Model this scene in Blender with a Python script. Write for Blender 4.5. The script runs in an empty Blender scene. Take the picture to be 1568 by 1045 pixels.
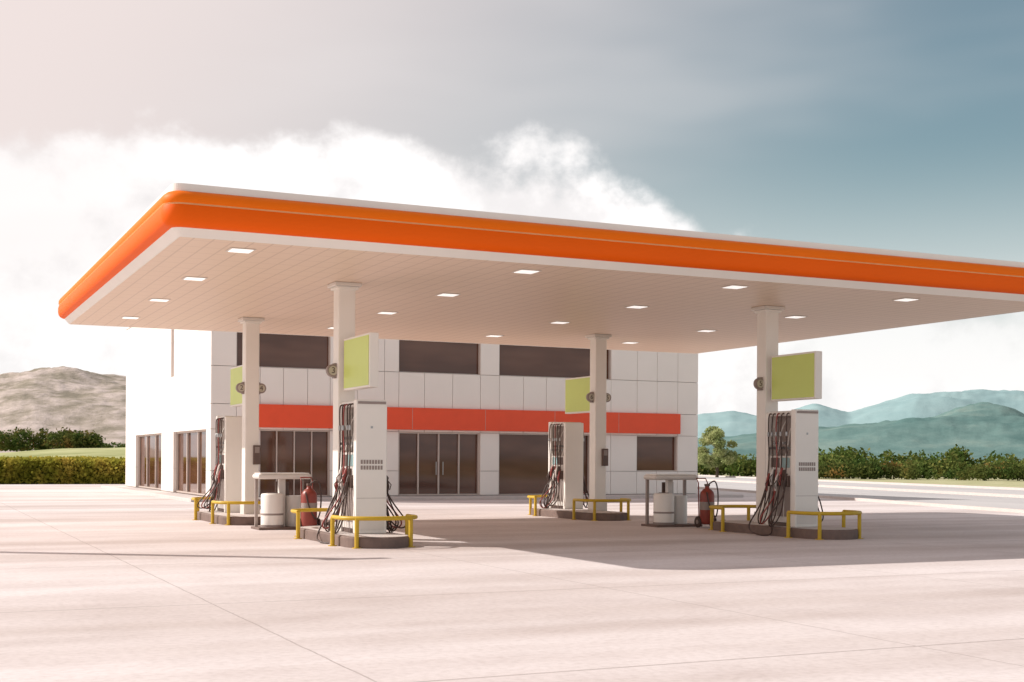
import bpy, bmesh, math, random
import numpy as np
from mathutils import Vector, Matrix, noise as mnoise
random.seed(4); rng=np.random.default_rng(4)
scene=bpy.context.scene
scene.view_settings.view_transform='Standard'
scene.view_settings.look='None'
scene.view_settings.exposure=0
COL=scene.collection
YAW=math.radians(25.07); SY,CY=math.sin(YAW),math.cos(YAW)
def W(lat,d): # site survey axes -> world XY
    return (lat*CY+d*SY, d*CY-lat*SY)

# ---------------- materials ----------------
def newmat(name):
    m=bpy.data.materials.new(name); m.use_nodes=True
    nt=m.node_tree; b=nt.nodes['Principled BSDF']
    return m,nt,b
def mat(name,col,rough=.5,metal=0,var=.08,scale=3.0,emis=None,spec=.5):
    m,nt,b=newmat(name)
    N=nt.nodes; L=nt.links
    tc=N.new('ShaderNodeTexCoord'); nz=N.new('ShaderNodeTexNoise')
    nz.inputs['Scale'].default_value=scale; nz.inputs['Detail'].default_value=3
    L.new(tc.outputs['Object'],nz.inputs['Vector'])
    mx=N.new('ShaderNodeMix'); mx.data_type='RGBA'
    mx.inputs['A'].default_value=[x*(1-var) for x in col]+[1]
    mx.inputs['B'].default_value=[min(1,x*(1+var)) for x in col]+[1]
    L.new(nz.outputs['Fac'],mx.inputs['Factor']); L.new(mx.outputs['Result'],b.inputs['Base Color'])
    b.inputs['Roughness'].default_value=rough; b.inputs['Metallic'].default_value=metal
    b.inputs['Specular IOR Level'].default_value=spec
    if emis:
        b.inputs['Emission Color'].default_value=list(emis[:3])+[1]; b.inputs['Emission Strength'].default_value=emis[3]
    return m
M_white=mat('white_paint',(.84,.79,.73),.4,var=.05,scale=1.6)
M_whiteg=mat('grey_white_metal',(.70,.65,.60),.35,var=.06)
M_orange=mat('orange_fascia',(.87,.12,.001),.55,var=.05,scale=.6,spec=.15)
M_orange2=mat('orange_fascia_upper',(.89,.165,.002),.55,var=.05,scale=.6,spec=.15)
M_line=mat('fascia_trim',(.92,.55,.28),.4)
M_red=mat('red_band',(.84,.085,.025),.5,var=.06)
M_ext=mat('extinguisher_red',(.25,.04,.025),.4)
M_yel=mat('guard_yellow',(.56,.36,.015),.45,var=.14,scale=9)
M_green=mat('sign_green',(.60,.70,.17),.4,var=.03)
M_black=mat('black_rubber',(.065,.035,.026),.5)  # base colour raised to imitate blacks lifted by haze
M_dark=mat('dark_plastic',(.12,.075,.06),.45)  # also raised in colour, standing in for haze over dark parts
M_mid=mat('grey_plastic',(.30,.24,.215),.5)
M_panel=mat('wall_panel',(.87,.80,.74),.45,var=.05,scale=.7)
M_joint=mat('panel_joint',(.46,.40,.36),.8)
M_frame=mat('window_frame',(.58,.48,.42),.4)
M_kerb=mat('kerb_concrete',(.56,.50,.47),.85,var=.12)
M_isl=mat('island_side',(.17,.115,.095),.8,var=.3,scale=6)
M_light=mat('ceiling_lamp_glass',(.9,.9,.88),.4,emis=(1,.96,.92,.7))
M_num=mat('badge_white',(.55,.5,.4),.5)
M_blue=mat('display_lcd',(.25,.38,.38),.3)
M_steel=mat('galvanised_steel',(.42,.42,.42),.4,metal=.7)
M_bark=mat('bark',(.10,.07,.05),.9)
M_sens=mat('nozzle_red',(.30,.055,.045),.4)

def glassmat():
    m,nt,b=newmat('tinted_glass'); N=nt.nodes;L=nt.links
    tc=N.new('ShaderNodeTexCoord'); nz=N.new('ShaderNodeTexNoise'); nz.inputs['Scale'].default_value=.5; nz.inputs['Detail'].default_value=2
    mp=N.new('ShaderNodeMapping'); mp.inputs['Scale'].default_value=(.7,1,2.6)
    L.new(tc.outputs['Object'],mp.inputs['Vector']); L.new(mp.outputs['Vector'],nz.inputs['Vector'])
    cr=N.new('ShaderNodeValToRGB'); cr.color_ramp.elements[0].position=.35; cr.color_ramp.elements[0].color=(.085,.032,.018,1)
    cr.color_ramp.elements[1].position=.70; cr.color_ramp.elements[1].color=(.15,.068,.042,1)
    L.new(nz.outputs['Fac'],cr.inputs['Fac']); L.new(cr.outputs['Color'],b.inputs['Base Color'])
    b.inputs['Roughness'].default_value=.05; b.inputs['Specular IOR Level'].default_value=.5
    n2=N.new('ShaderNodeTexNoise'); n2.inputs['Scale'].default_value=.6; n2.inputs['Detail'].default_value=0; L.new(tc.outputs['Object'],n2.inputs['Vector'])
    bp=N.new('ShaderNodeBump'); bp.inputs['Strength'].default_value=.05; bp.inputs['Distance'].default_value=.03
    L.new(n2.outputs['Fac'],bp.inputs['Height']); L.new(bp.outputs['Normal'],b.inputs['Normal'])
    return m
M_glass=glassmat()

def soffitmat():
    m,nt,b=newmat('soffit_panels'); N=nt.nodes;L=nt.links
    tc=N.new('ShaderNodeTexCoord'); sp=N.new('ShaderNodeSeparateXYZ'); L.new(tc.outputs['Object'],sp.inputs[0])
    def grid(out,step,wid):
        d=N.new('ShaderNodeMath'); d.operation='DIVIDE'; d.inputs[1].default_value=step; L.new(out,d.inputs[0])
        f=N.new('ShaderNodeMath'); f.operation='FRACT'; L.new(d.outputs[0],f.inputs[0])
        g=N.new('ShaderNodeMath'); g.operation='LESS_THAN'; g.inputs[1].default_value=wid; L.new(f.outputs[0],g.inputs[0]); return g.outputs[0]
    a=grid(sp.outputs['X'],.30,.10); c=grid(sp.outputs['Y'],.6,.04)
    mxm=N.new('ShaderNodeMath'); mxm.operation='MAXIMUM'; L.new(a,mxm.inputs[0]); L.new(c,mxm.inputs[1])
    mx=N.new('ShaderNodeMix'); mx.data_type='RGBA'
    mx.inputs['A'].default_value=(.78,.605,.465,1); mx.inputs['B'].default_value=(.64,.48,.36,1)
    L.new(mxm.outputs[0],mx.inputs['Factor'])
    L.new(mx.outputs['Result'],b.inputs['Base Color']); b.inputs['Roughness'].default_value=.42
    return m
M_soffit=soffitmat()

def concretemat():
    m,nt,b=newmat('forecourt_concrete'); N=nt.nodes;L=nt.links
    tc=N.new('ShaderNodeTexCoord')
    def noise(scale,sc,det=5,rot=0):
        mp=N.new('ShaderNodeMapping'); mp.inputs['Scale'].default_value=sc; mp.inputs['Rotation'].default_value=(0,0,rot)
        L.new(tc.outputs['Object'],mp.inputs['Vector'])
        n=N.new('ShaderNodeTexNoise'); n.inputs['Scale'].default_value=scale; n.inputs['Detail'].default_value=det; n.inputs['Roughness'].default_value=.55
        L.new(mp.outputs['Vector'],n.inputs['Vector']); return n.outputs['Fac']
    band=noise(1,(.05,.42,1),3,math.radians(20)); spot=noise(1.1,(.7,1,1),5); fine=noise(14,(1,1,1),5)
    def ramp(src,p0,c0,p1,c1):
        cr=N.new('ShaderNodeValToRGB'); e=cr.color_ramp.elements
        e[0].position=p0; e[0].color=(*c0,1); e[1].position=p1; e[1].color=(*c1,1); L.new(src,cr.inputs['Fac']); return cr.outputs['Color']
    def mul(a,c):
        mu=N.new('ShaderNodeMix'); mu.data_type='RGBA'; mu.blend_type='MULTIPLY'; mu.inputs['Factor'].default_value=1
        L.new(a,mu.inputs['A']); L.new(c,mu.inputs['B']); return mu.outputs['Result']
    base=ramp(band,.33,(.545,.465,.435),.62,(.735,.665,.65))
    base=mul(base,ramp(spot,.28,(.90,.885,.88),.55,(1,1,1)))
    base=mul(base,ramp(fine,.3,(.88,.87,.86),.58,(1,1,1)))
    va=N.new('ShaderNodeVectorMath'); va.operation='SCALE'; va.inputs['Scale'].default_value=.05
    cb=N.new('ShaderNodeCombineXYZ'); L.new(spot,cb.inputs[0]); L.new(spot,cb.inputs[1]); L.new(cb.outputs[0],va.inputs[0])
    vb=N.new('ShaderNodeVectorMath'); vb.operation='ADD'; L.new(tc.outputs['Object'],vb.inputs[0]); L.new(va.outputs[0],vb.inputs[1])
    sp=N.new('ShaderNodeSeparateXYZ'); L.new(vb.outputs[0],sp.inputs[0])
    def grid(out,step,wid,off):
        a=N.new('ShaderNodeMath'); a.operation='ADD'; a.inputs[1].default_value=off; L.new(out,a.inputs[0])
        d=N.new('ShaderNodeMath'); d.operation='DIVIDE'; d.inputs[1].default_value=step; L.new(a.outputs[0],d.inputs[0])
        f=N.new('ShaderNodeMath'); f.operation='FRACT'; L.new(d.outputs[0],f.inputs[0])
        g=N.new('ShaderNodeMath'); g.operation='LESS_THAN'; g.inputs[1].default_value=wid; L.new(f.outputs[0],g.inputs[0]); return g.outputs[0]
    a=grid(sp.outputs['X'],4.6,.004,98.3); c=grid(sp.outputs['Y'],5.2,.007,101)
    mm=N.new('ShaderNodeMath'); mm.operation='MAXIMUM'; L.new(a,mm.inputs[0]); L.new(c,mm.inputs[1])
    ms=N.new('ShaderNodeMath'); ms.operation='MULTIPLY'; L.new(mm.outputs[0],ms.inputs[0]); L.new(fine,ms.inputs[1])
    mj=N.new('ShaderNodeMix'); mj.data_type='RGBA'; mj.inputs['B'].default_value=(.24,.19,.17,1)
    L.new(ms.outputs[0],mj.inputs['Factor']); L.new(base,mj.inputs['A'])
    L.new(mj.outputs['Result'],b.inputs['Base Color']); b.inputs['Roughness'].default_value=.7
    b.inputs['Specular IOR Level'].default_value=.3
    bp=N.new('ShaderNodeBump'); bp.inputs['Strength'].default_value=.25; bp.inputs['Distance'].default_value=.01
    L.new(fine,bp.inputs['Height']); L.new(bp.outputs['Normal'],b.inputs['Normal'])
    return m
M_conc=concretemat()

def natmat(name,stops,scale,sc=(1,1,1),detail=8,rough=.95,bump=0,bdist=1.0,trans=0):
    m,nt,b=newmat(name); N=nt.nodes;L=nt.links
    tc=N.new('ShaderNodeTexCoord'); mp=N.new('ShaderNodeMapping'); mp.inputs['Scale'].default_value=sc
    L.new(tc.outputs['Object'],mp.inputs['Vector'])
    n=N.new('ShaderNodeTexNoise'); n.inputs['Scale'].default_value=scale; n.inputs['Detail'].default_value=detail; n.inputs['Roughness'].default_value=.65
    L.new(mp.outputs['Vector'],n.inputs['Vector'])
    cr=N.new('ShaderNodeValToRGB'); el=cr.color_ramp.elements
    while len(el)<len(stops): el.new(.5)
    for i,(p,c) in enumerate(stops): el[i].position=p; el[i].color=(*c,1)
    L.new(n.outputs['Fac'],cr.inputs['Fac']); L.new(cr.outputs['Color'],b.inputs['Base Color'])
    b.inputs['Roughness'].default_value=rough; b.inputs['Specular IOR Level'].default_value=.1
    if bump:
        bp=N.new('ShaderNodeBump'); bp.inputs['Strength'].default_value=bump; bp.inputs['Distance'].default_value=bdist
        L.new(n.outputs['Fac'],bp.inputs['Height']); L.new(bp.outputs['Normal'],b.inputs['Normal'])
    if trans:
        N.remove(b); o=N['Material Output']
        df=N.new('ShaderNodeBsdfDiffuse'); t=N.new('ShaderNodeBsdfTranslucent'); ms=N.new('ShaderNodeMixShader'); ms.inputs[0].default_value=trans
        L.new(cr.outputs['Color'],df.inputs[0]); L.new(cr.outputs['Color'],t.inputs[0]); L.new(df.outputs[0],ms.inputs[1]); L.new(t.outputs[0],ms.inputs[2]); L.new(ms.outputs[0],o.inputs['Surface'])
    return m
M_grass=natmat('grass_land',[(.3,(.16,.17,.06)),(.55,(.26,.25,.11)),(.75,(.34,.30,.16))],.08,detail=4)
M_verge=natmat('dry_verge',[(.3,(.30,.31,.15)),(.6,(.46,.44,.27))],.5,detail=4)
M_field=natmat('field_green',[(.35,(.24,.26,.10)),(.6,(.46,.46,.24))],.03,(1,3,1),detail=4)
M_road=natmat('road_asphalt',[(.3,(.44,.42,.42)),(.7,(.54,.52,.51))],.4,(1,.2,1),detail=4)
M_hillL=natmat('rocky_hill',[(.40,(.25,.22,.17)),(.5,(.38,.325,.275)),(.62,(.54,.46,.42))],.05,(1,1,1.5),9,bump=.5,bdist=5)  # rock colours paled with painted aerial haze
M_hillR=natmat('hazed_forest_far',[(.35,(.23,.35,.36)),(.6,(.28,.40,.405)),(.75,(.33,.44,.44))],.006,(1,1,1.4),8,bump=.3,bdist=15)  # pale teal: distance haze painted into the forest colour
M_hillR2=natmat('hazed_forest_near',[(.38,(.09,.17,.16)),(.55,(.135,.22,.205)),(.68,(.19,.265,.235))],.012,(1,1,1.4),8,bump=.5,bdist=8)  # forest green shifted to teal, distance haze put into the colour
M_leafA=natmat('leaves_green',[(.3,(.055,.10,.02)),(.5,(.11,.155,.04)),(.72,(.22,.20,.06))],.5,detail=2,trans=.3)
M_leafB=natmat('leaves_autumn',[(.35,(.06,.10,.025)),(.55,(.13,.14,.04)),(.72,(.34,.17,.06))],.25,detail=2,trans=.3)
M_leafC=natmat('leaves_hedge',[(.3,(.21,.22,.03)),(.5,(.37,.33,.055)),(.72,(.54,.41,.09))],.9,detail=2,trans=.45)
M_leafT=natmat('leaves_tree',[(.3,(.22,.28,.10)),(.5,(.37,.41,.18)),(.72,(.50,.50,.25))],.9,detail=2,trans=.4)

# ---------------- mesh builder ----------------
class MB:
    def __init__(s): s.v=[];s.f=[];s.mi=[];s.sm=[];s.mats=[]
    def m(s,mt):
        if mt not in s.mats: s.mats.append(mt)
        return s.mats.index(mt)
    def add(s,vs,fs,mt,smooth=False,M=None):
        o=len(s.v); i=s.m(mt)
        for p in vs: s.v.append(tuple(M@Vector(p)) if M else tuple(p))
        for f in fs: s.f.append(tuple(o+k for k in f)); s.mi.append(i); s.sm.append(smooth)
    def box(s,lo,hi,mt,bev=0,M=None):
        if bev<=0:
            x0,y0,z0=lo;x1,y1,z1=hi
            vs=[(x0,y0,z0),(x1,y0,z0),(x1,y1,z0),(x0,y1,z0),(x0,y0,z1),(x1,y0,z1),(x1,y1,z1),(x0,y1,z1)]
            fs=[(0,3,2,1),(4,5,6,7),(0,1,5,4),(1,2,6,5),(2,3,7,6),(3,0,4,7)]
            s.add(vs,fs,mt,M=M)
        else:
            bm=bmesh.new(); bmesh.ops.create_cube(bm,size=1)
            for v in bm.verts:
                v.co=Vector([(lo[k]+hi[k])/2+v.co[k]*(hi[k]-lo[k]) for k in range(3)])
            bmesh.ops.bevel(bm,geom=bm.edges[:],offset=bev,segments=2,affect='EDGES',profile=.5)
            bm.verts.index_update()
            s.add([v.co[:] for v in bm.verts],[[v.index for v in f.verts] for f in bm.faces],mt,M=M); bm.free()
    def tube(s,pts,r,mt,n=8,cap=True,smooth=True,M=None):
        pts=[Vector(p) for p in pts]; k=len(pts)
        rs=r if isinstance(r,(list,tuple)) else [r]*k
        vs=[];fs=[]; prev=None
        for i,p in enumerate(pts):
            t=(pts[min(i+1,k-1)]-pts[max(i-1,0)]).normalized()
            if prev is None:
                a=t.orthogonal().normalized()
            else:
                a=(prev-t*prev.dot(t)); a=a.normalized() if a.length>1e-5 else t.orthogonal().normalized()
            prev=a; b=t.cross(a)
            for j in range(n):
                an=2*math.pi*j/n; vs.append(p+(a*math.cos(an)+b*math.sin(an))*rs[i])
        for i in range(k-1):
            for j in range(n):
                fs.append((i*n+j,i*n+(j+1)%n,(i+1)*n+(j+1)%n,(i+1)*n+j))
        s.add(vs,fs,mt,smooth,M)
        if cap:
            s.add(vs[:n],[tuple(range(n))[::-1]],mt,False,M); s.add(vs[-n:],[tuple(range(n))],mt,False,M)
    def lathe(s,prof,c,mt,n=24,M=None,smooth=True):
        vs=[];fs=[];k=len(prof)
        for r,z in prof:
            for j in range(n):
                a=2*math.pi*j/n; vs.append((c[0]+r*math.cos(a),c[1]+r*math.sin(a),c[2]+z))
        for i in range(k-1):
            for j in range(n): fs.append((i*n+j,i*n+(j+1)%n,(i+1)*n+(j+1)%n,(i+1)*n+j))
        s.add(vs,fs,mt,smooth,M)
        s.add(vs[:n],[tuple(range(n))[::-1]],mt,False,M); s.add(vs[-n:],[tuple(range(n))],mt,False,M)
    def obj(s,name,parent=None):
        me=bpy.data.meshes.new(name); me.from_pydata(s.v,[],s.f)
        for mt in s.mats: me.materials.append(mt)
        me.polygons.foreach_set('material_index',s.mi); me.polygons.foreach_set('use_smooth',s.sm); me.update()
        o=bpy.data.objects.new(name,me); COL.objects.link(o)
        if parent: o.parent=parent
        return o
def empty(name,loc=(0,0,0)):
    e=bpy.data.objects.new(name,None); e.location=loc; e.empty_display_size=.3; COL.objects.link(e); return e
def smoothpath(pts,n=6):
    pts=[Vector(p) for p in pts]; out=[]
    P=[pts[0]]+pts+[pts[-1]]
    for i in range(1,len(P)-2):
        for j in range(n):
            t=j/n; a,b,c,d=P[i-1],P[i],P[i+1],P[i+2]
            out.append(.5*((2*b)+(-a+c)*t+(2*a-5*b+4*c-d)*t*t+(-a+3*b-3*c+d)*t**3))
    out.append(pts[-1]); return out

# ---------------- ground ----------------
def sheet(name,pts,z,mt):
    b=MB(); b.add([(x,y,z) for x,y in pts],[tuple(range(len(pts)))],mt); return b.obj(name)
sheet('ground',[(-7000,-3000),(9000,-3000),(9000,9000),(-7000,9000)],-.06,M_grass)
rd=Vector((.266,.964)); rn=Vector((.964,-.266)); r0=Vector((30.5,28.8))
def RP(t,o): p=r0+rd*t+rn*o; return (p.x,p.y)
sheet('forecourt',[(-90,-40),RP(-75,-.3),RP(60,-.3),(34,75),(-90,75)],0,M_conc)
sheet('road',[RP(-200,0),RP(-200,9),RP(700,9),RP(700,0)],-.004,M_road)
b=MB()
for o in (.35,8.6): b.add([(*RP(-200,o),.0),(*RP(-200,o+.12),.0),(*RP(700,o+.12),.0),(*RP(700,o),.0)],[(0,1,2,3)],M_white)
for t in range(-60,200,9): b.add([(*RP(t,4.4),.0),(*RP(t,4.55),.0),(*RP(t+4,4.55),.0),(*RP(t+4,4.4),.0)],[(0,1,2,3)],M_white)
b.obj('road_marking')
for o0,o1,zz in ((-.3,-.05,.10),(9.0,9.25,.12),(17.6,17.9,.12)):
    b=MB(); P=[RP(-200,o0),RP(-200,o1),RP(700,o1),RP(700,o0)]
    vs=[(x,y,-.05) for x,y in P]+[(x,y,zz) for x,y in P]
    b.add(vs,[(4,5,6,7),(0,1,5,4),(1,2,6,5),(2,3,7,6),(3,0,4,7)],M_kerb); b.obj('kerb')
sheet('road',[RP(-200,10.5),RP(-200,17.6),RP(700,17.6),RP(700,10.5)],-.004,M_road)
sheet('grass_verge',[RP(-200,17.9),RP(-200,45),RP(700,60),RP(700,17.9)],-.02,M_verge)
sheet('grass_verge',[RP(-200,9.25),RP(-200,10.5),RP(700,10.5),RP(700,9.25)],-.01,M_verge)

# ---------------- canopy ----------------
CX0,CX1,CY0,CY1=3.57,22.07,19.45,33.85; ZS=4.90
can=empty('gas_station_canopy')
def ring(off,z,r0=.16,n=8):
    r=max(.01,r0+off); x0,x1,y0,y1=CX0-off,CX1+off,CY0-off,CY1+off; out=[]
    for cx,cy,a0 in ((x1-r,y0+r,-90),(x1-r,y1-r,0),(x0+r,y1-r,90),(x0+r,y0+r,180)):
        for i in range(n+1):
            a=math.radians(a0+90*i/n); out.append((cx+r*math.cos(a),cy+r*math.sin(a),z))
    return out
def loft(b,prof,mt,smooth=True):
    rings=[ring(o,ZS+z) for o,z in prof]
    n=len(rings[0]); vs=[p for r in rings for p in r]; fs=[]
    for i in range(len(rings)-1):
        for j in range(n): fs.append((i*n+j,i*n+(j+1)%n,(i+1)*n+(j+1)%n,(i+1)*n+j))
    b.add(vs,fs,mt,smooth)
b=MB()
loft(b,[(-.13,-.12),(-.11,-.125),(-.01,-.01),(.0,.0)],M_white,False)
loft(b,[(0,0),(.05,.012),(.10,.04),(.135,.09),(.15,.16),(.15,.25),(.13,.32)],M_orange)
loft(b,[(.13,.32),(.105,.325),(.105,.338),(.13,.343)],M_line,False)
loft(b,[(.13,.343),(.14,.37),(.135,.43),(.11,.48),(.06,.52),(.0,.54)],M_orange2)
loft(b,[(.0,.54),(.0,.65),(-.12,.66)],M_white,False)
rr=ring(-.12,ZS+.66); b.add(rr,[tuple(range(len(rr)))],M_whiteg)
b.obj('fascia',can)
b=MB(); rr=ring(-.13,ZS-.12); b.add(rr,[tuple(range(len(rr)))[::-1]],M_soffit); b.obj('soffit',can)
b=MB()
ZC=ZS-.12
for x in (4.8,9.8,14.15,18.3):
    for y in (20.4,24.0,27.6,31.4):
        b.box((x-.20,y-.20,ZC-.012),(x+.20,y+.20,ZC-.003),M_whiteg,.003)
        b.box((x-.165,y-.165,ZC-.02),(x+.165,y+.165,ZC-.013),M_light,.002)
b.obj('ceiling_lamps',can)
cols=[(7.48,23.45,-1,'3','3'),(7.38,30.29,1,'2','4'),(16.67,22.81,-1,'5','6'),(16.47,29.91,1,'6','5')]
for i,(x,y,sg,na,nb) in enumerate(cols):
    b=MB(); h=.165
    b.box((x-h,y-h,.0),(x+h,y+h,ZC-.06),M_white,.02)
    b.box((x-.26,y-.26,ZC-.07),(x+.26,y+.26,ZC-.002),M_whiteg,.01)
    b.box((x-.21,y-.21,ZC-.12),(x+.21,y+.21,ZC-.071),M_white,.01)
    b.box((x-.19,y-.19,.12),(x+.19,y+.19,.42),M_whiteg,.01)
    b.box((x+.02,y-h-.07,1.35),(x+.19,y-h-.002,1.8),M_dark,.01)
    b.box((x+.05,y-h-.078,1.62),(x+.16,y-h-.071,1.76),M_mid)
    b.obj('column_%d'%(i+1),can)
    b=MB()
    for s in (-1,1):
        cx=x+s*(h+.07)
        b.box((x+s*h if s>0 else x-h-.05,y-.07,3.0),(x+h+.05 if s>0 else x-h,y+.07,3.28),M_mid,.005)
        R=Matrix.Translation((cx,y-.03,3.14))@Matrix.Rotation(math.radians(90),4,'X')
        b.lathe([(.105,-.05),(.12,-.04),(.12,.04),(.105,.05)],(0,0,0),M_mid,20,R)
        b.lathe([(.085,.051),(.085,.056)],(0,0,0),M_num,20,R)
    b.obj('number_badges_%d'%(i+1),can)
    for s,t in ((-1,na),(1,nb)):
        c=bpy.data.curves.new('numeral','FONT'); c.body=t; c.size=.16; c.align_x='CENTER'; c.align_y='CENTER'; c.extrude=.002
        c.materials.append(M_dark)
        o=bpy.data.objects.new('numeral',c); o.location=(x+s*(h+.07),y-.092,3.14); o.rotation_euler=(math.pi/2,0,0)
        COL.objects.link(o); o.parent=can

for (x,y,sg,_,_) in cols:
    e=empty('forecourt_sign_board'); b=MB()
    ya,yb=(y-1.72,y-.24) if sg<0 else (y+.24,y+1.72)
    z0,z1=2.76,3.72
    b.box((x-.085,ya,z0),(x+.085,yb,z1),M_white,.012); b.obj('frame',e)
    b=MB()
    b.box((x-.094,ya+.04,z0+.04),(x-.087,yb-.04,z1-.04),M_green)
    b.box((x+.087,ya+.04,z0+.04),(x+.094,yb-.04,z1-.04),M_green); b.obj('panels',e)
    b=MB()
    y0,y1=(yb,y-.172) if sg<0 else (y+.172,ya)
    for z in (2.95,3.5): b.box((x-.03,min(y0,y1)+.002,z),(x+.03,max(y0,y1)-.002,z+.07),M_mid)
    b.obj('brackets',e)

# islands + guard rails
def stadium(cx,ya,yb,r,n=14):
    out=[]
    for i in range(n+1): a=math.pi+math.pi*i/n; out.append((cx+r*math.cos(a),ya+r*math.sin(a)))
    for i in range(n+1): a=math.pi*i/n; out.append((cx+r*math.cos(a),yb+r*math.sin(a)))
    return out
def island(cx,ya,yb,r=.58,h=.19):
    b=MB(); pr=[(0,-.05),(0,h-.03),(-.02,h-.005),(-.05,h)]
    rings=[[(x,y,z) for x,y in stadium(cx,ya,yb,r+o)] for o,z in pr]; n=len(rings[0])
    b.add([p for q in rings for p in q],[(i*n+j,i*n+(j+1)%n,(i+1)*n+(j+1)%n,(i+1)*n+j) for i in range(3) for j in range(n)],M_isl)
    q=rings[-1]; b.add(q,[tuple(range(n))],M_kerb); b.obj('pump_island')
def guard(cx,cy,r,sgn,h=.5):
    b=MB(); pts=[]
    L=.35
    pts.append((cx-r,cy-sgn*L,h)); 
    for i in range(13):
        a=math.pi*i/12; pts.append((cx-r*math.cos(a),cy+sgn*r*math.sin(a)*.75,h))
    pts.append((cx+r,cy-sgn*L,h))
    b.tube(pts,.036,M_yel,10)
    for p in (pts[0],pts[4],pts[10],pts[-1]):
        b.tube([(p[0],p[1],-.02),(p[0],p[1],h)],.038,M_yel,10)
        b.lathe([(.08,0),(.08,.012)],(p[0],p[1],0.0),M_yel,12)
    b.obj('guard_rail')
ISL=[(7.35,21.15,24.0),(16.4,20.45,23.4),(7.05,29.3,31.9),(15.95,28.6,31.5)]
for cx,ya,yb in ISL:
    island(cx,ya,yb)
    guard(cx,ya,.68,-1); guard(cx,yb,.68,1)

# fuel pumps
def pump(cx,ya,flip=False):
    e=empty('fuel_pump',(cx,ya+.5,.19))
    if flip: e.rotation_euler=(0,0,math.pi)
    w=.285; H=2.34
    b=MB()
    b.box((-w,-.5,0),(w,-.34,H),M_white,.018)
    b.box((-w+.01,.38,0),(w-.01,.5,H-.04),M_white,.018)
    b.box((-w+.015,-.338,H-.12),(w-.015,.378,H-.02),M_whiteg,.01)
    b.box((-w+.03,-.338,0.08),(w-.03,.378,1.42),M_whiteg,.01)
    b.box((-w+.05,-.336,0.0),(w-.05,.376,.078),M_dark)
    b.box((-.07,-.336,1.422),(.07,.376,H-.122),M_mid)
    b.box((-w+.03,-.515,H-.075),(w-.03,-.502,H-.03),M_mid)
    b.obj('cabinet',e)
    b=MB()
    for r in range(2):
        for k in range(8):
            x=-.2+k*.052
            b.box((x,-.506,1.12+r*.1),(x+.036,-.501,1.19+r*.1),M_mid)
    b.box((-.24,-.504,.06),(.24,-.501,.30),M_whiteg)
    b.box((-.02,-.506,1.84),(.02,-.5015,1.88),M_steel)
    b.box((-.27,-.5035,.62),(.27,-.5012,.626),M_mid)
    for s in (-1,1):
        x0=s*(w-.028); x1=s*(w-.018)
        lo,hi=min(x0,x1),max(x0,x1)
        b.box((lo,-.28,1.18),(hi,.0,1.38),M_blue); b.box((lo,.05,1.18),(hi,.33,1.38),M_dark)
        for k in range(3): b.box((lo,-.3+k*.23,.2),(hi,-.12+k*.23,.95),M_mid)
    b.obj('display_and_vents',e)
    hb=MB(); nb=MB()
    for s in (-1,1):
        for k in range(5):
            y=-.27+k*.145
            j=random.uniform(-.03,.03)
            zb=.80+.12*((k%2))
            nb.box((min(s*(w-.025),s*(w+.05)),y-.035,zb),(max(s*(w-.025),s*(w+.05)),y+.035,zb+.22),M_dark,.008)
            nb.tube([(s*(w+.03),y,zb+.26),(s*(w+.07),y,zb+.16),(s*(w+.10),y,zb+.02),(s*(w+.09),y,zb-.09)],[.018,.028,.03,.016],(M_black,M_sens,M_whiteg,M_whiteg,M_sens)[k],8)
            nb.tube([(s*(w+.09),y-.03,zb+.12),(s*(w+.15),y-.03,zb+.05),(s*(w+.12),y-.03,zb-.04)],.009,M_black,6)
            drop=.10+.10*random.random(); out=.20+.18*random.random()
            P=[(s*(w-.05),y+j,H-.08),(s*(w+.04),y+j,H-.11),(s*(w+.05),y+j*2,H-.5),(s*(w+.04),y+j,1.35),(s*(w+.07),y+j+.03,.8),
               (s*(w+.13),y+.05+j,.30),(s*(w+out),y+j+.03,drop-.10),(s*(w+out*1.15+.05),y-.02,.18),(s*(w+.2),y-.02,.52),(s*(w+.09),y,zb-.09)]
            hb.tube(smoothpath(P,6),.014,M_black if k!=2 else M_sens,7,False)
            if k%2==0:
                hb.tube(smoothpath([(s*.08,y+.05,H-.2),(s*.2,y+.06,1.9),(s*(w-.02),y+.06,1.55),(s*(w+.02),y+.06,1.42)],5),.013,M_whiteg,6,False)
            nb.box((min(s*.16,s*(w+.03)),y-.02,1.55+.1*(k%2)),(max(s*.16,s*(w+.03)),y+.02,1.60+.1*(k%2)),M_steel)
            nb.lathe([(.02,-.03),(.026,-.02),(.026,.05),(.02,.06)],(s*(w+.05),y+j*2,H-.5),M_steel,8)
    hb.tube(smoothpath([(-w-.05,.3,1.0),(-w-.14,.45,.45),(-w-.35,.55,.0),(-w-.45,.2,-.15),(-w-.3,-.1,-.15),(-w-.2,.0,.1),(-w-.1,.1,.7)],7),.016,M_black,7,False)
    hb.tube(smoothpath([(w+.05,.1,1.0),(w+.16,.0,.5),(w+.22,-.15,.05),(w+.1,-.4,-.0),(w+.08,-.2,.3),(w+.05,-.1,.8)],7),.016,M_black,7,False)
    hb.obj('hoses',e); nb.obj('nozzles',e)
pump(7.4,21.6); pump(16.28,20.95); pump(7.25,31.1,True); pump(16.2,30.7,True)

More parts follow.
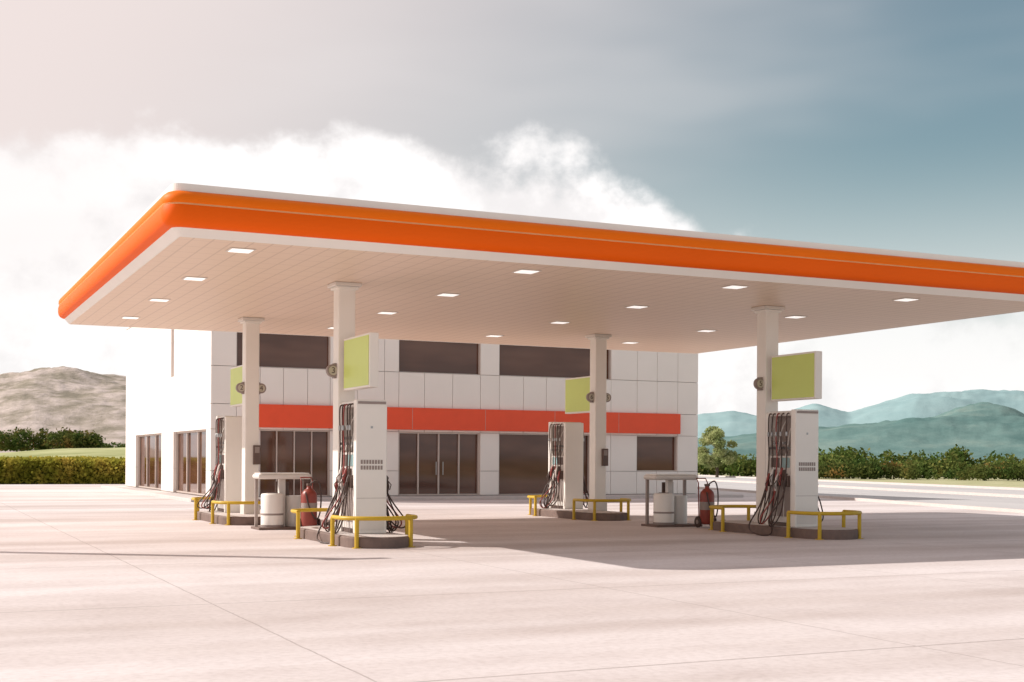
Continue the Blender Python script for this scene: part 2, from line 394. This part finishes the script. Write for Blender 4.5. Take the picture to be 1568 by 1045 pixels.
def bin_station(x,y):
    e=empty('service_bin_station',(x,y,0)); b=MB()
    b.lathe([(.235,0),(.24,.02),(.24,.10)],(-.2,0,0),M_mid)
    b.lathe([(.235,.10),(.235,.72),(.22,.75),(.16,.76)],(-.2,0,0),M_white)
    b.lathe([(.12,.765),(.12,.772)],(-.2,0,0),M_dark)
    b.lathe([(.237,.3),(.237,.34)],(-.2,0,0),M_mid)
    b.lathe([(.2,0),(.2,.68),(.19,.70)],(.33,.22,0),M_whiteg); b.obj('bins',e)
    b=MB(); b.box((-.02,.12,0),(.12,.24,1.06),M_whiteg,.01); b.box((-.5,.25,0.0),(-.44,.31,1.06),M_mid)
    b.box((.50,.25,0.0),(.56,.31,1.06),M_mid); b.box((-.05,.32,.3),(.25,.34,1.0),M_dark)
    b.obj('posts',e)
    b=MB(); b.box((-.55,-.22,1.06),(.6,.36,1.17),M_whiteg,.05); b.box((-.5,-.18,1.172),(.55,.32,1.19),M_white)
    b.obj('top_tray',e)
    b=MB(); b.box((-.55,-.3,.0),(.65,.42,.05),M_isl,.01); b.obj('base',e)
def extinguisher(x,y):
    e=empty('wheeled_fire_extinguisher',(x,y,0)); b=MB()
    b.lathe([(.1,.07),(.15,.09),(.165,.14),(.165,.72),(.15,.79),(.10,.85),(.05,.88),(.05,.93)],(0,0,0),M_ext,24); b.lathe([(.1665,.4),(.1665,.58)],(0,0,0),M_mid); b.obj('tank',e)
    b=MB(); b.box((-.05,-.05,.93),(.05,.05,.98),M_dark,.01)
    b.tube(smoothpath([(0,-.03,.96),(.15,-.08,1.04),(.22,-.1,.8),(.2,-.12,.4),(.1,-.17,.25),(-.05,-.18,.5),(-.12,-.16,.8)]),.016,M_black,7)
    b.tube([(-.12,.14,.1),(-.12,.17,1.0),(-.12,.25,1.1),(.12,.25,1.1),(.12,.17,1.0),(.12,.14,.1)],.014,M_ext,8); b.obj('hose_and_handle',e)
    b=MB()
    for s in (-1,1):
        R=Matrix.Translation((s*.2+.03,.1,.125))@Matrix.Rotation(math.pi/2,4,'Y')
        b.lathe([(.09,-.025),(.125,-.02),(.125,.02),(.09,.025)],(0,0,0),M_black,20,R)
        b.lathe([(.05,-.03),(.05,.03)],(0,0,0),M_mid,12,R)
    R=Matrix.Translation((.42,-.02,.09))@Matrix.Rotation(math.pi/2,4,'X')
    b.box((-.05,-.2,.05),(.40,-.17,.09),M_dark)
    b.lathe([(.06,-.02),(.09,-.018),(.09,.018),(.06,.02)],(0,0,0),M_black,18,R)
    b.obj('wheels',e)
bin_station(7.25,27.0); extinguisher(7.62,26.2)
bin_station(15.85,25.3); extinguisher(16.35,24.6)

# ---------------- building ----------------
bl=empty('convenience_store')
FX0,FX1,FY0,FY1,HT=9.8,30.1,46.0,65.4,7.7
XJ=[9.8,10.7,11.55,12.4,13.3,14.15,15.2,16.25,16.82,17.85,19.0,20.16,20.96,22,23,24,25,25.93,27.15,28.1,29.1,30.1]
ZJ=[.12,1.05,2.52,3.42,4.76,6.15,7.1,7.7]
YJ=[46,46.8,48.9,51,53,53.6,55.7,57.9,60.1,62.3,63.9,65.4]
opF=[(10.7,14.15,4.76,6.15),(16.82,20.16,4.76,6.15),(20.96,25.93,4.76,6.15),(11.55,14.15,.12,2.52),(16.82,20.16,.12,2.52),(20.96,25,.12,2.52),(27.15,29.1,1.05,2.52)]
opS=[(46.8,53,.12,2.52),(55.7,62.3,.12,2.52),(53,53.6,4.76,7.1)]
def inside(a0,a1,z0,z1,ops): 
    am,zm=(a0+a1)/2,(z0+z1)/2
    return any(o[0]<am<o[1] and o[2]<zm<o[3] for o in ops)
b=MB(); g=.008
for i in range(len(XJ)-1):
    for k in range(len(ZJ)-1):
        if not inside(XJ[i],XJ[i+1],ZJ[k],ZJ[k+1],opF):
            dy=random.uniform(-.003,.003)
            x0=XJ[i]+(g if i else 0.0)
            b.box((x0,FY0+dy,ZJ[k]+g),(XJ[i+1]-g,FY0+.12,ZJ[k+1]-g),M_panel,.005)
for i in range(len(YJ)-1):
    for k in range(len(ZJ)-1):
        if not inside(YJ[i],YJ[i+1],ZJ[k],ZJ[k+1],opS):
            y0=YJ[i]+(.125 if i==0 else .004)
            b.box((FX0+random.uniform(0,.003),y0,ZJ[k]+.004),(FX0+.12,YJ[i+1]-.004,ZJ[k+1]-.004),M_panel,.003)
b.obj('cladding_panels',bl)
b=MB()
for i in range(len(XJ)-1):
    for k in range(len(ZJ)-1):
        if not inside(XJ[i],XJ[i+1],ZJ[k],ZJ[k+1],opF):
            b.box((XJ[i]+(.13 if i==0 else 0),FY0+.125,ZJ[k]),(XJ[i+1],FY0+.35,ZJ[k+1]),M_joint)
for i in range(len(YJ)-1):
    for k in range(len(ZJ)-1):
        if not inside(YJ[i],YJ[i+1],ZJ[k],ZJ[k+1],opS):
            b.box((FX0+.125,YJ[i]+(.36 if i==0 else 0),ZJ[k]),(FX0+.35,YJ[i+1],ZJ[k+1]),M_joint)
b.obj('wall_core',bl)
b=MB()
b.box((FX1-.02,FY0+.36,.0),(FX1+.0,FY1,HT),M_panel); b.box((FX0+.36,FY1-.1,0),(FX1-.03,FY1,HT),M_panel)
b.box((FX0+.36,FY0+.36,HT-.4),(FX1-.03,FY1-.11,HT-.3),M_mid)
b.box((FX0-.03,FY0-.03,HT+.002),(FX1+.03,FY0+.38,HT+.08),M_white,.01)
b.box((FX0-.03,FY0+.381,HT+.002),(FX0+.38,FY1,HT+.08),M_white,.01); b.obj('rear_walls_and_roof',bl)
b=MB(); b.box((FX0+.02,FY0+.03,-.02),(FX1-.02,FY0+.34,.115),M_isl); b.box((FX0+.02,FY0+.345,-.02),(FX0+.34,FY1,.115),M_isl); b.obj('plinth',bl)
gl=MB(); fr=MB()
def winF(o,nx,f=.06):
    x0,x1,z0,z1=o; yg=FY0+.20
    gl.box((x0,yg,z0),(x1,yg+.02,z1),M_glass)
    ya,yb=FY0+.06,FY0+.19
    fr.box((x0,ya,z1-f),(x1,yb,z1-.001),M_frame); fr.box((x0,ya,z0+.001),(x1,yb,z0+f),M_frame)
    fr.box((x0+.001,ya,z0+f+.001),(x0+f,yb,z1-f-.001),M_frame); fr.box((x1-f,ya,z0+f+.001),(x1-.001,yb,z1-f-.001),M_frame)
    for i in range(1,nx):
        x=x0+(x1-x0)*i/nx; fr.box((x-f*.5,ya+.06,z0+f+.001),(x+f*.5,yb,z1-f-.001),M_frame)
def winS(o,ny,f=.06):
    y0,y1,z0,z1=o; xg=FX0+.20
    gl.box((xg,y0,z0),(xg+.02,y1,z1),M_glass); xa,xb=FX0+.12,FX0+.19
    fr.box((xa,y0,z1-f),(xb,y1,z1-.001),M_frame); fr.box((xa,y0,z0+.001),(xb,y1,z0+f),M_frame)
    for i in range(0,ny+1):
        y=y0+(y1-y0)*i/ny; y=min(max(y,y0+.05),y1-.05); fr.box((xa+.01,y-.045,z0+f+.001),(xb,y+.045,z1-f-.001),M_frame)
winF(opF[0],1,f=.025); winF(opF[1],1,f=.025); winF(opF[2],1,f=.025)
winF(opF[3],4,f=.04); winF(opF[4],4,f=.055); winF(opF[5],1,f=.04); winF(opF[6],1,f=.04)
winS(opS[0],3); winS(opS[1],3); winS(opS[2],1,f=.03)
for x in (18.35,18.63): fr.tube([(x,FY0+.03,.9),(x,FY0+.03,1.4)],.018,M_steel,8)
gl.obj('window_glass',bl); fr.obj('window_frames',bl)
b=MB(); b.box((11.3,FY0-.16,2.60),(29.15,FY0-.006,3.43),M_red,.02)
for x in (14.3,17.3,20.3,23.3,26.2): b.box((x,FY0-.1635,2.62),(x+.012,FY0-.1605,3.41),M_joint)
b.obj('fascia_band',bl)
b=MB(); b.box((FX0-1.0,FY0-1.6,-.03),(FX1+1.2,FY0-.04,.11),M_kerb,.02); b.box((FX0-1.0,FY0-.038,-.03),(FX0-.04,FY1+1,.11),M_kerb,.02); b.obj('pavement')

e=empty('street_lamp',(-2.03,24.2,0)); b=MB()
b.lathe([(.3,0),(.3,.03)],(0,0,0),M_steel); b.tube([(0,0,0),(0,0,3.5),(0,0,7.0)],[.19,.17,.14],M_steel,16); b.obj('mast',e)
b=MB(); b.box((-.5,-.12,6.95),(.5,.12,7.05),M_mid,.03); b.obj('lamp_head',e)

# ---------------- vegetation ----------------
def quads(name,c,s,mt,parent=None):
    n=len(c)
    a=rng.normal(size=(n,3)); a/=np.linalg.norm(a,axis=1)[:,None]
    bb=np.cross(a,rng.normal(size=(n,3))); bb/=np.linalg.norm(bb,axis=1)[:,None]
    V=np.stack([c-a*s,c-bb*s*.6,c+a*s,c+bb*s*.6],1).reshape(-1,3)
    me=bpy.data.meshes.new(name); me.from_pydata(V.tolist(),[],np.arange(n*4).reshape(-1,4).tolist()); me.materials.append(mt); me.update()
    o=bpy.data.objects.new(name,me); COL.objects.link(o)
    if parent: o.parent=parent
    return o
def leaves(name,clumps,mt,count,size,parent=None):
    cl=np.array([c[:3] for c in clumps]); rad=np.array([c[3:6] for c in clumps]); wgt=rad.prod(1)**(2/3); wgt/=wgt.sum()
    idx=rng.choice(len(clumps),count,p=wgt)
    d=rng.normal(size=(count,3)); d/=np.linalg.norm(d,axis=1)[:,None]
    rr=rng.uniform(.25,1,count)**.5
    c=cl[idx]+d*rad[idx]*rr[:,None]*rng.uniform(.85,1.18,(count,1))
    c[:,2]=np.maximum(c[:,2],.05)
    return quads(name,c,size*rng.uniform(.6,1.3,(count,1)),mt,parent)
tx,ty=W(.1576*118,118)
e=empty('deciduous_tree',(tx,ty,0)); b=MB()
b.tube([(0,0,-.1),(.05,0,.7),(0,.05,1.6),(.05,0,2.8)],[.17,.12,.09,.05],M_bark,10)
cl=[]
for k in range(26):
    a=random.uniform(0,6.28); rr=random.uniform(.2,1.75); z=random.uniform(1.2,4.2); rr*=math.sqrt(max(.12,1-((z-2.3)/2.1)**2))
    p=(rr*math.cos(a),rr*math.sin(a),z); q=random.uniform(.4,.68); cl.append((*p,q,q,q*.7))
    b.tube([(0,0,min(z-.5,2.4)),(p[0]*.5,p[1]*.5,z-.2),p],[.05,.035,.015],M_bark,6)
b.obj('trunk_and_limbs',e); leaves('crown',cl,M_leafT,8500,.11,e)
def row(name,mt,pts,hmin,hmax,n,count,size,depth=2.0,z0=0,rk=(.35,.6)):
    cl=[]
    for i in range(n):
        t=random.random(); k=t*(len(pts)-1); j=min(int(k),len(pts)-2); f=k-j
        la=pts[j][0]*(1-f)+pts[j+1][0]*f; dd=pts[j][1]*(1-f)+pts[j+1][1]*f+random.uniform(-depth,depth)
        h=random.uniform(hmin,hmax)*(.75+.5*mnoise.noise(Vector((la*.15,3.1,0)))+.25)
        x,y=W(la,dd); r=h*random.uniform(*rk)
        cl.append((x,y,z0+h*.5,r,r,h*.5))
    return leaves(name,cl,mt,count,size)
row('shrub_row',M_leafB,[(24,116),(32,114),(45,106),(75,100)],.6,1.6,150,16000,.14,rk=(.5,.9))
row('shrub_row',M_leafA,[(17,130),(30,126),(45,118),(75,112)],.9,2.1,190,22000,.17,rk=(.5,.9))
row('distant_trees',M_leafA,[(24,190),(60,185),(110,180),(160,180)],1.6,3.6,160,14000,.32,6)
row('distant_trees',M_leafB,[(-134,335),(-118,335),(-106,335)],4.0,6.4,26,6500,.4,6,3.0,(.4,.7))
row('distant_trees',M_leafA,[(-150,345),(-120,345),(-80,345)],1.6,3.0,60,6000,.38,5,3.0,(.7,1.2))
# trimmed hedge on the left
cnt=36000
lat=rng.uniform(-60,-15,cnt); dep=rng.uniform(73,80,cnt); top=1.34+.06*np.sin(lat*1.3)*np.sin(lat*.37+1)+rng.normal(0,.05,cnt)
z=np.where(rng.random(cnt)<.5,top*rng.random(cnt),top); dep=np.where(z<top*.98,rng.normal(73,.12,cnt),dep)
cc=np.stack([lat*CY+dep*SY,dep*CY-lat*SY,z],1)
o=quads('hedge',cc,.13*rng.uniform(.6,1.3,(cnt,1)),M_leafC)
b=MB(); q=[W(-60,73.3),W(-15,73.3),W(-15,79.8),W(-60,79.8)]
b.add([(x,y,0) for x,y in q]+[(x,y,1.2) for x,y in q],[(4,5,6,7),(0,1,5,4),(1,2,6,5),(2,3,7,6),(3,0,4,7)],M_leafA); b.obj('hedge_core',o)

# ---------------- hills ----------------
def hill(name,mt,latpts,hpts,d0,depth,nx=240,ny=44,amp=.12,fs=.01,seed=0.0):
    la=np.linspace(latpts[0],latpts[-1],nx); vs=[];fs_=[]
    hh0=np.interp(la,latpts,hpts); ker=np.hanning(9); ker/=ker.sum(); hh0=np.convolve(np.pad(hh0,4,'edge'),ker,'valid')
    for j in range(ny):
        v=j/(ny-1)
        sh=math.sin(min(1,v/.6)*math.pi/2)**1.3 if v<.6 else math.cos((v-.6)/.4*math.pi/2)
        for i,x in enumerate(la):
            d=d0+depth*v
            p=Vector((x*fs,d*fs,seed)); nn=0; am=1
            for o_ in range(6):
                nn+=am*mnoise.noise(p,noise_basis='PERLIN_NEW'); p=p*2.07; am*=.52
            hh=float(hh0[i])*sh*(1+amp*nn)
            X,Y=W(x*(d/(d0+depth*.6)),d); vs.append((X,Y,hh-2))
    for j in range(ny-1):
        for i in range(nx-1): fs_.append((j*nx+i,j*nx+i+1,(j+1)*nx+i+1,(j+1)*nx+i))
    b=MB(); b.add(vs,fs_,mt,True); return b.obj(name)
hill('rocky_hill',M_hillL,[-620,-480,-390,-354,-327,-296,-267,-230,-190,-120],[5,38,54,59,62,61,58,44,25,1],600,500,300,60,.13,.012,1.3)
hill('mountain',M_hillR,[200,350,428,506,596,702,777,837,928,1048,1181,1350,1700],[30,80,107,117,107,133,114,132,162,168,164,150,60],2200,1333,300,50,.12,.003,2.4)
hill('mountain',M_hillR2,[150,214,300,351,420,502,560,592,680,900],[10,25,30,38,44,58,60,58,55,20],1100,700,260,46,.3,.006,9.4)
hill('field_slope',M_field,[-140,-110,-90,-70,-50],[3,5.5,6.2,7.5,6.5],235,130,60,16,.06,.02,4.3)

# ---------------- world ----------------
EL=math.radians(35.3); tr=Vector((.825,-.565,0)).normalized()
sun_dir=Vector((-tr.x*math.cos(EL),-tr.y*math.cos(EL),math.sin(EL)))
w=bpy.data.worlds.new("World"); scene.world=w; w.use_nodes=True
nt=w.node_tree; N=nt.nodes; L=nt.links; N.clear()
out=N.new('ShaderNodeOutputWorld'); bg=N.new('ShaderNodeBackground'); bg.inputs['Strength'].default_value=.095
L.new(bg.outputs[0],out.inputs[0])
sky=N.new('ShaderNodeTexSky'); sky.sky_type='NISHITA'; sky.sun_disc=False; sky.sun_elevation=EL
sky.sun_rotation=math.atan2(sun_dir.x,sun_dir.y)%(2*math.pi); sky.dust_density=1.5; sky.ozone_density=1.5; sky.air_density=1.0
tc=N.new('ShaderNodeTexCoord'); D=tc.outputs['Generated']
def vmath(op,a,bv=None):
    n=N.new('ShaderNodeVectorMath'); n.operation=op; L.new(a,n.inputs[0])
    if bv is not None: n.inputs[1].default_value=bv
    return n
def mr(src,a,b_,c,d,smooth=False):
    n=N.new('ShaderNodeMapRange'); n.inputs['From Min'].default_value=a; n.inputs['From Max'].default_value=b_; n.inputs['To Min'].default_value=c; n.inputs['To Max'].default_value=d
    if smooth: n.interpolation_type='SMOOTHSTEP'
    L.new(src,n.inputs['Value']); return n.outputs['Result']
def math2(op,a,b_):
    n=N.new('ShaderNodeMath'); n.operation=op
    for i,x in enumerate((a,b_)):
        if isinstance(x,(int,float)): n.inputs[i].default_value=x
        else: L.new(x,n.inputs[i])
    return n.outputs[0]
def mix(f,a,b_):
    n=N.new('ShaderNodeMix'); n.data_type='RGBA'
    if isinstance(f,(int,float)): n.inputs['Factor'].default_value=f
    else: L.new(f,n.inputs['Factor'])
    for k,x in (('A',a),('B',b_)):
        if isinstance(x,tuple): n.inputs[k].default_value=(*x,1)
        else: L.new(x,n.inputs[k])
    return n.outputs['Result']
def wn(scale,sc,det,rough=.55):
    mp=N.new('ShaderNodeMapping'); mp.inputs['Scale'].default_value=sc; L.new(D,mp.inputs['Vector'])
    n=N.new('ShaderNodeTexNoise'); n.inputs['Scale'].default_value=scale; n.inputs['Detail'].default_value=det; n.inputs['Roughness'].default_value=rough
    L.new(mp.outputs['Vector'],n.inputs['Vector']); return n.outputs['Fac']
sp=N.new('ShaderNodeSeparateXYZ'); L.new(D,sp.inputs[0]); z=sp.outputs['Z']
r=vmath('DOT_PRODUCT',D,(CY,-SY,0)).outputs['Value']
sd=vmath('DOT_PRODUCT',D,tuple(sun_dir)).outputs['Value']
tint=N.new('ShaderNodeMix'); tint.data_type='RGBA'; tint.blend_type='MULTIPLY'; tint.inputs['Factor'].default_value=1
L.new(sky.outputs[0],tint.inputs['A']); tint.inputs['B'].default_value=(1.10,1.20,.98,1)
glow=mr(sd,.0,.60,0,.97,True)
c1=mix(glow,tint.outputs['Result'],(9.5,8.2,7.9))
hz=mr(z,.02,.24,.95,0,True)
c2=mix(hz,c1,(9.9,9.9,9.9))
ramp=N.new('ShaderNodeValToRGB'); el=ramp.color_ramp.elements
S=[(0,.232),(.3,.237),(.40,.240),(.54,.228),(.61,.20),(.69,.15),(.85,.115),(1,.11)]
while len(el)<len(S): el.new(.5)
for i,(p,v) in enumerate(S): el[i].position=p; el[i].color=(v,v,v,1)
L.new(mr(r,-.5,.5,0,1),ramp.inputs['Fac'])
nbig=wn(13,(1,1,1.2),6,.56)
h=math2('SUBTRACT',ramp.outputs['Color'],z)
h2=math2('ADD',h,math2('MULTIPLY',math2('SUBTRACT',nbig,.5),.115))
edge=mr(h2,-.008,.022,0,1,True)
shade=mr(nbig,.36,.58,0,1,True)
cc1=mix(shade,(9.7,9.4,9.4),(12.2,11.9,11.8))
rightfade=mr(r,.08,.24,1,.55,True)
leftfade=mr(r,-.36,-.14,.66,1,True)
c3=mix(math2('MULTIPLY',math2('MULTIPLY',edge,rightfade),leftfade),c2,cc1)
veil=wn(2.6,(1,1,4),3,.55)
vm=math2('MULTIPLY',mr(veil,.40,.75,.08,.38,True),mr(r,-.4,.35,1,.6))
c4=mix(vm,c3,(9.2,8.7,8.6))
L.new(c4,bg.inputs['Color'])

sl=bpy.data.lights.new('sun_light','SUN'); sl.energy=5.0; sl.angle=math.radians(.5); sl.color=(1,.945,.89)
so=bpy.data.objects.new('sun_light',sl); COL.objects.link(so); so.rotation_euler=(-sun_dir).to_track_quat('-Z','Y').to_euler(); so.location=(-30,30,40)

cd=bpy.data.cameras.new('camera'); co=bpy.data.objects.new('camera',cd); COL.objects.link(co)
cd.sensor_width=36; cd.lens=45.73; cd.shift_y=.1158; cd.clip_end=20000; cd.clip_start=.1
co.matrix_world=Matrix.Translation((0,0,1.5))@Matrix.Rotation(-YAW,4,'Z')@Matrix.Rotation(math.pi/2,4,'X')@Matrix.Rotation(math.radians(.34),4,'Z')
scene.camera=co
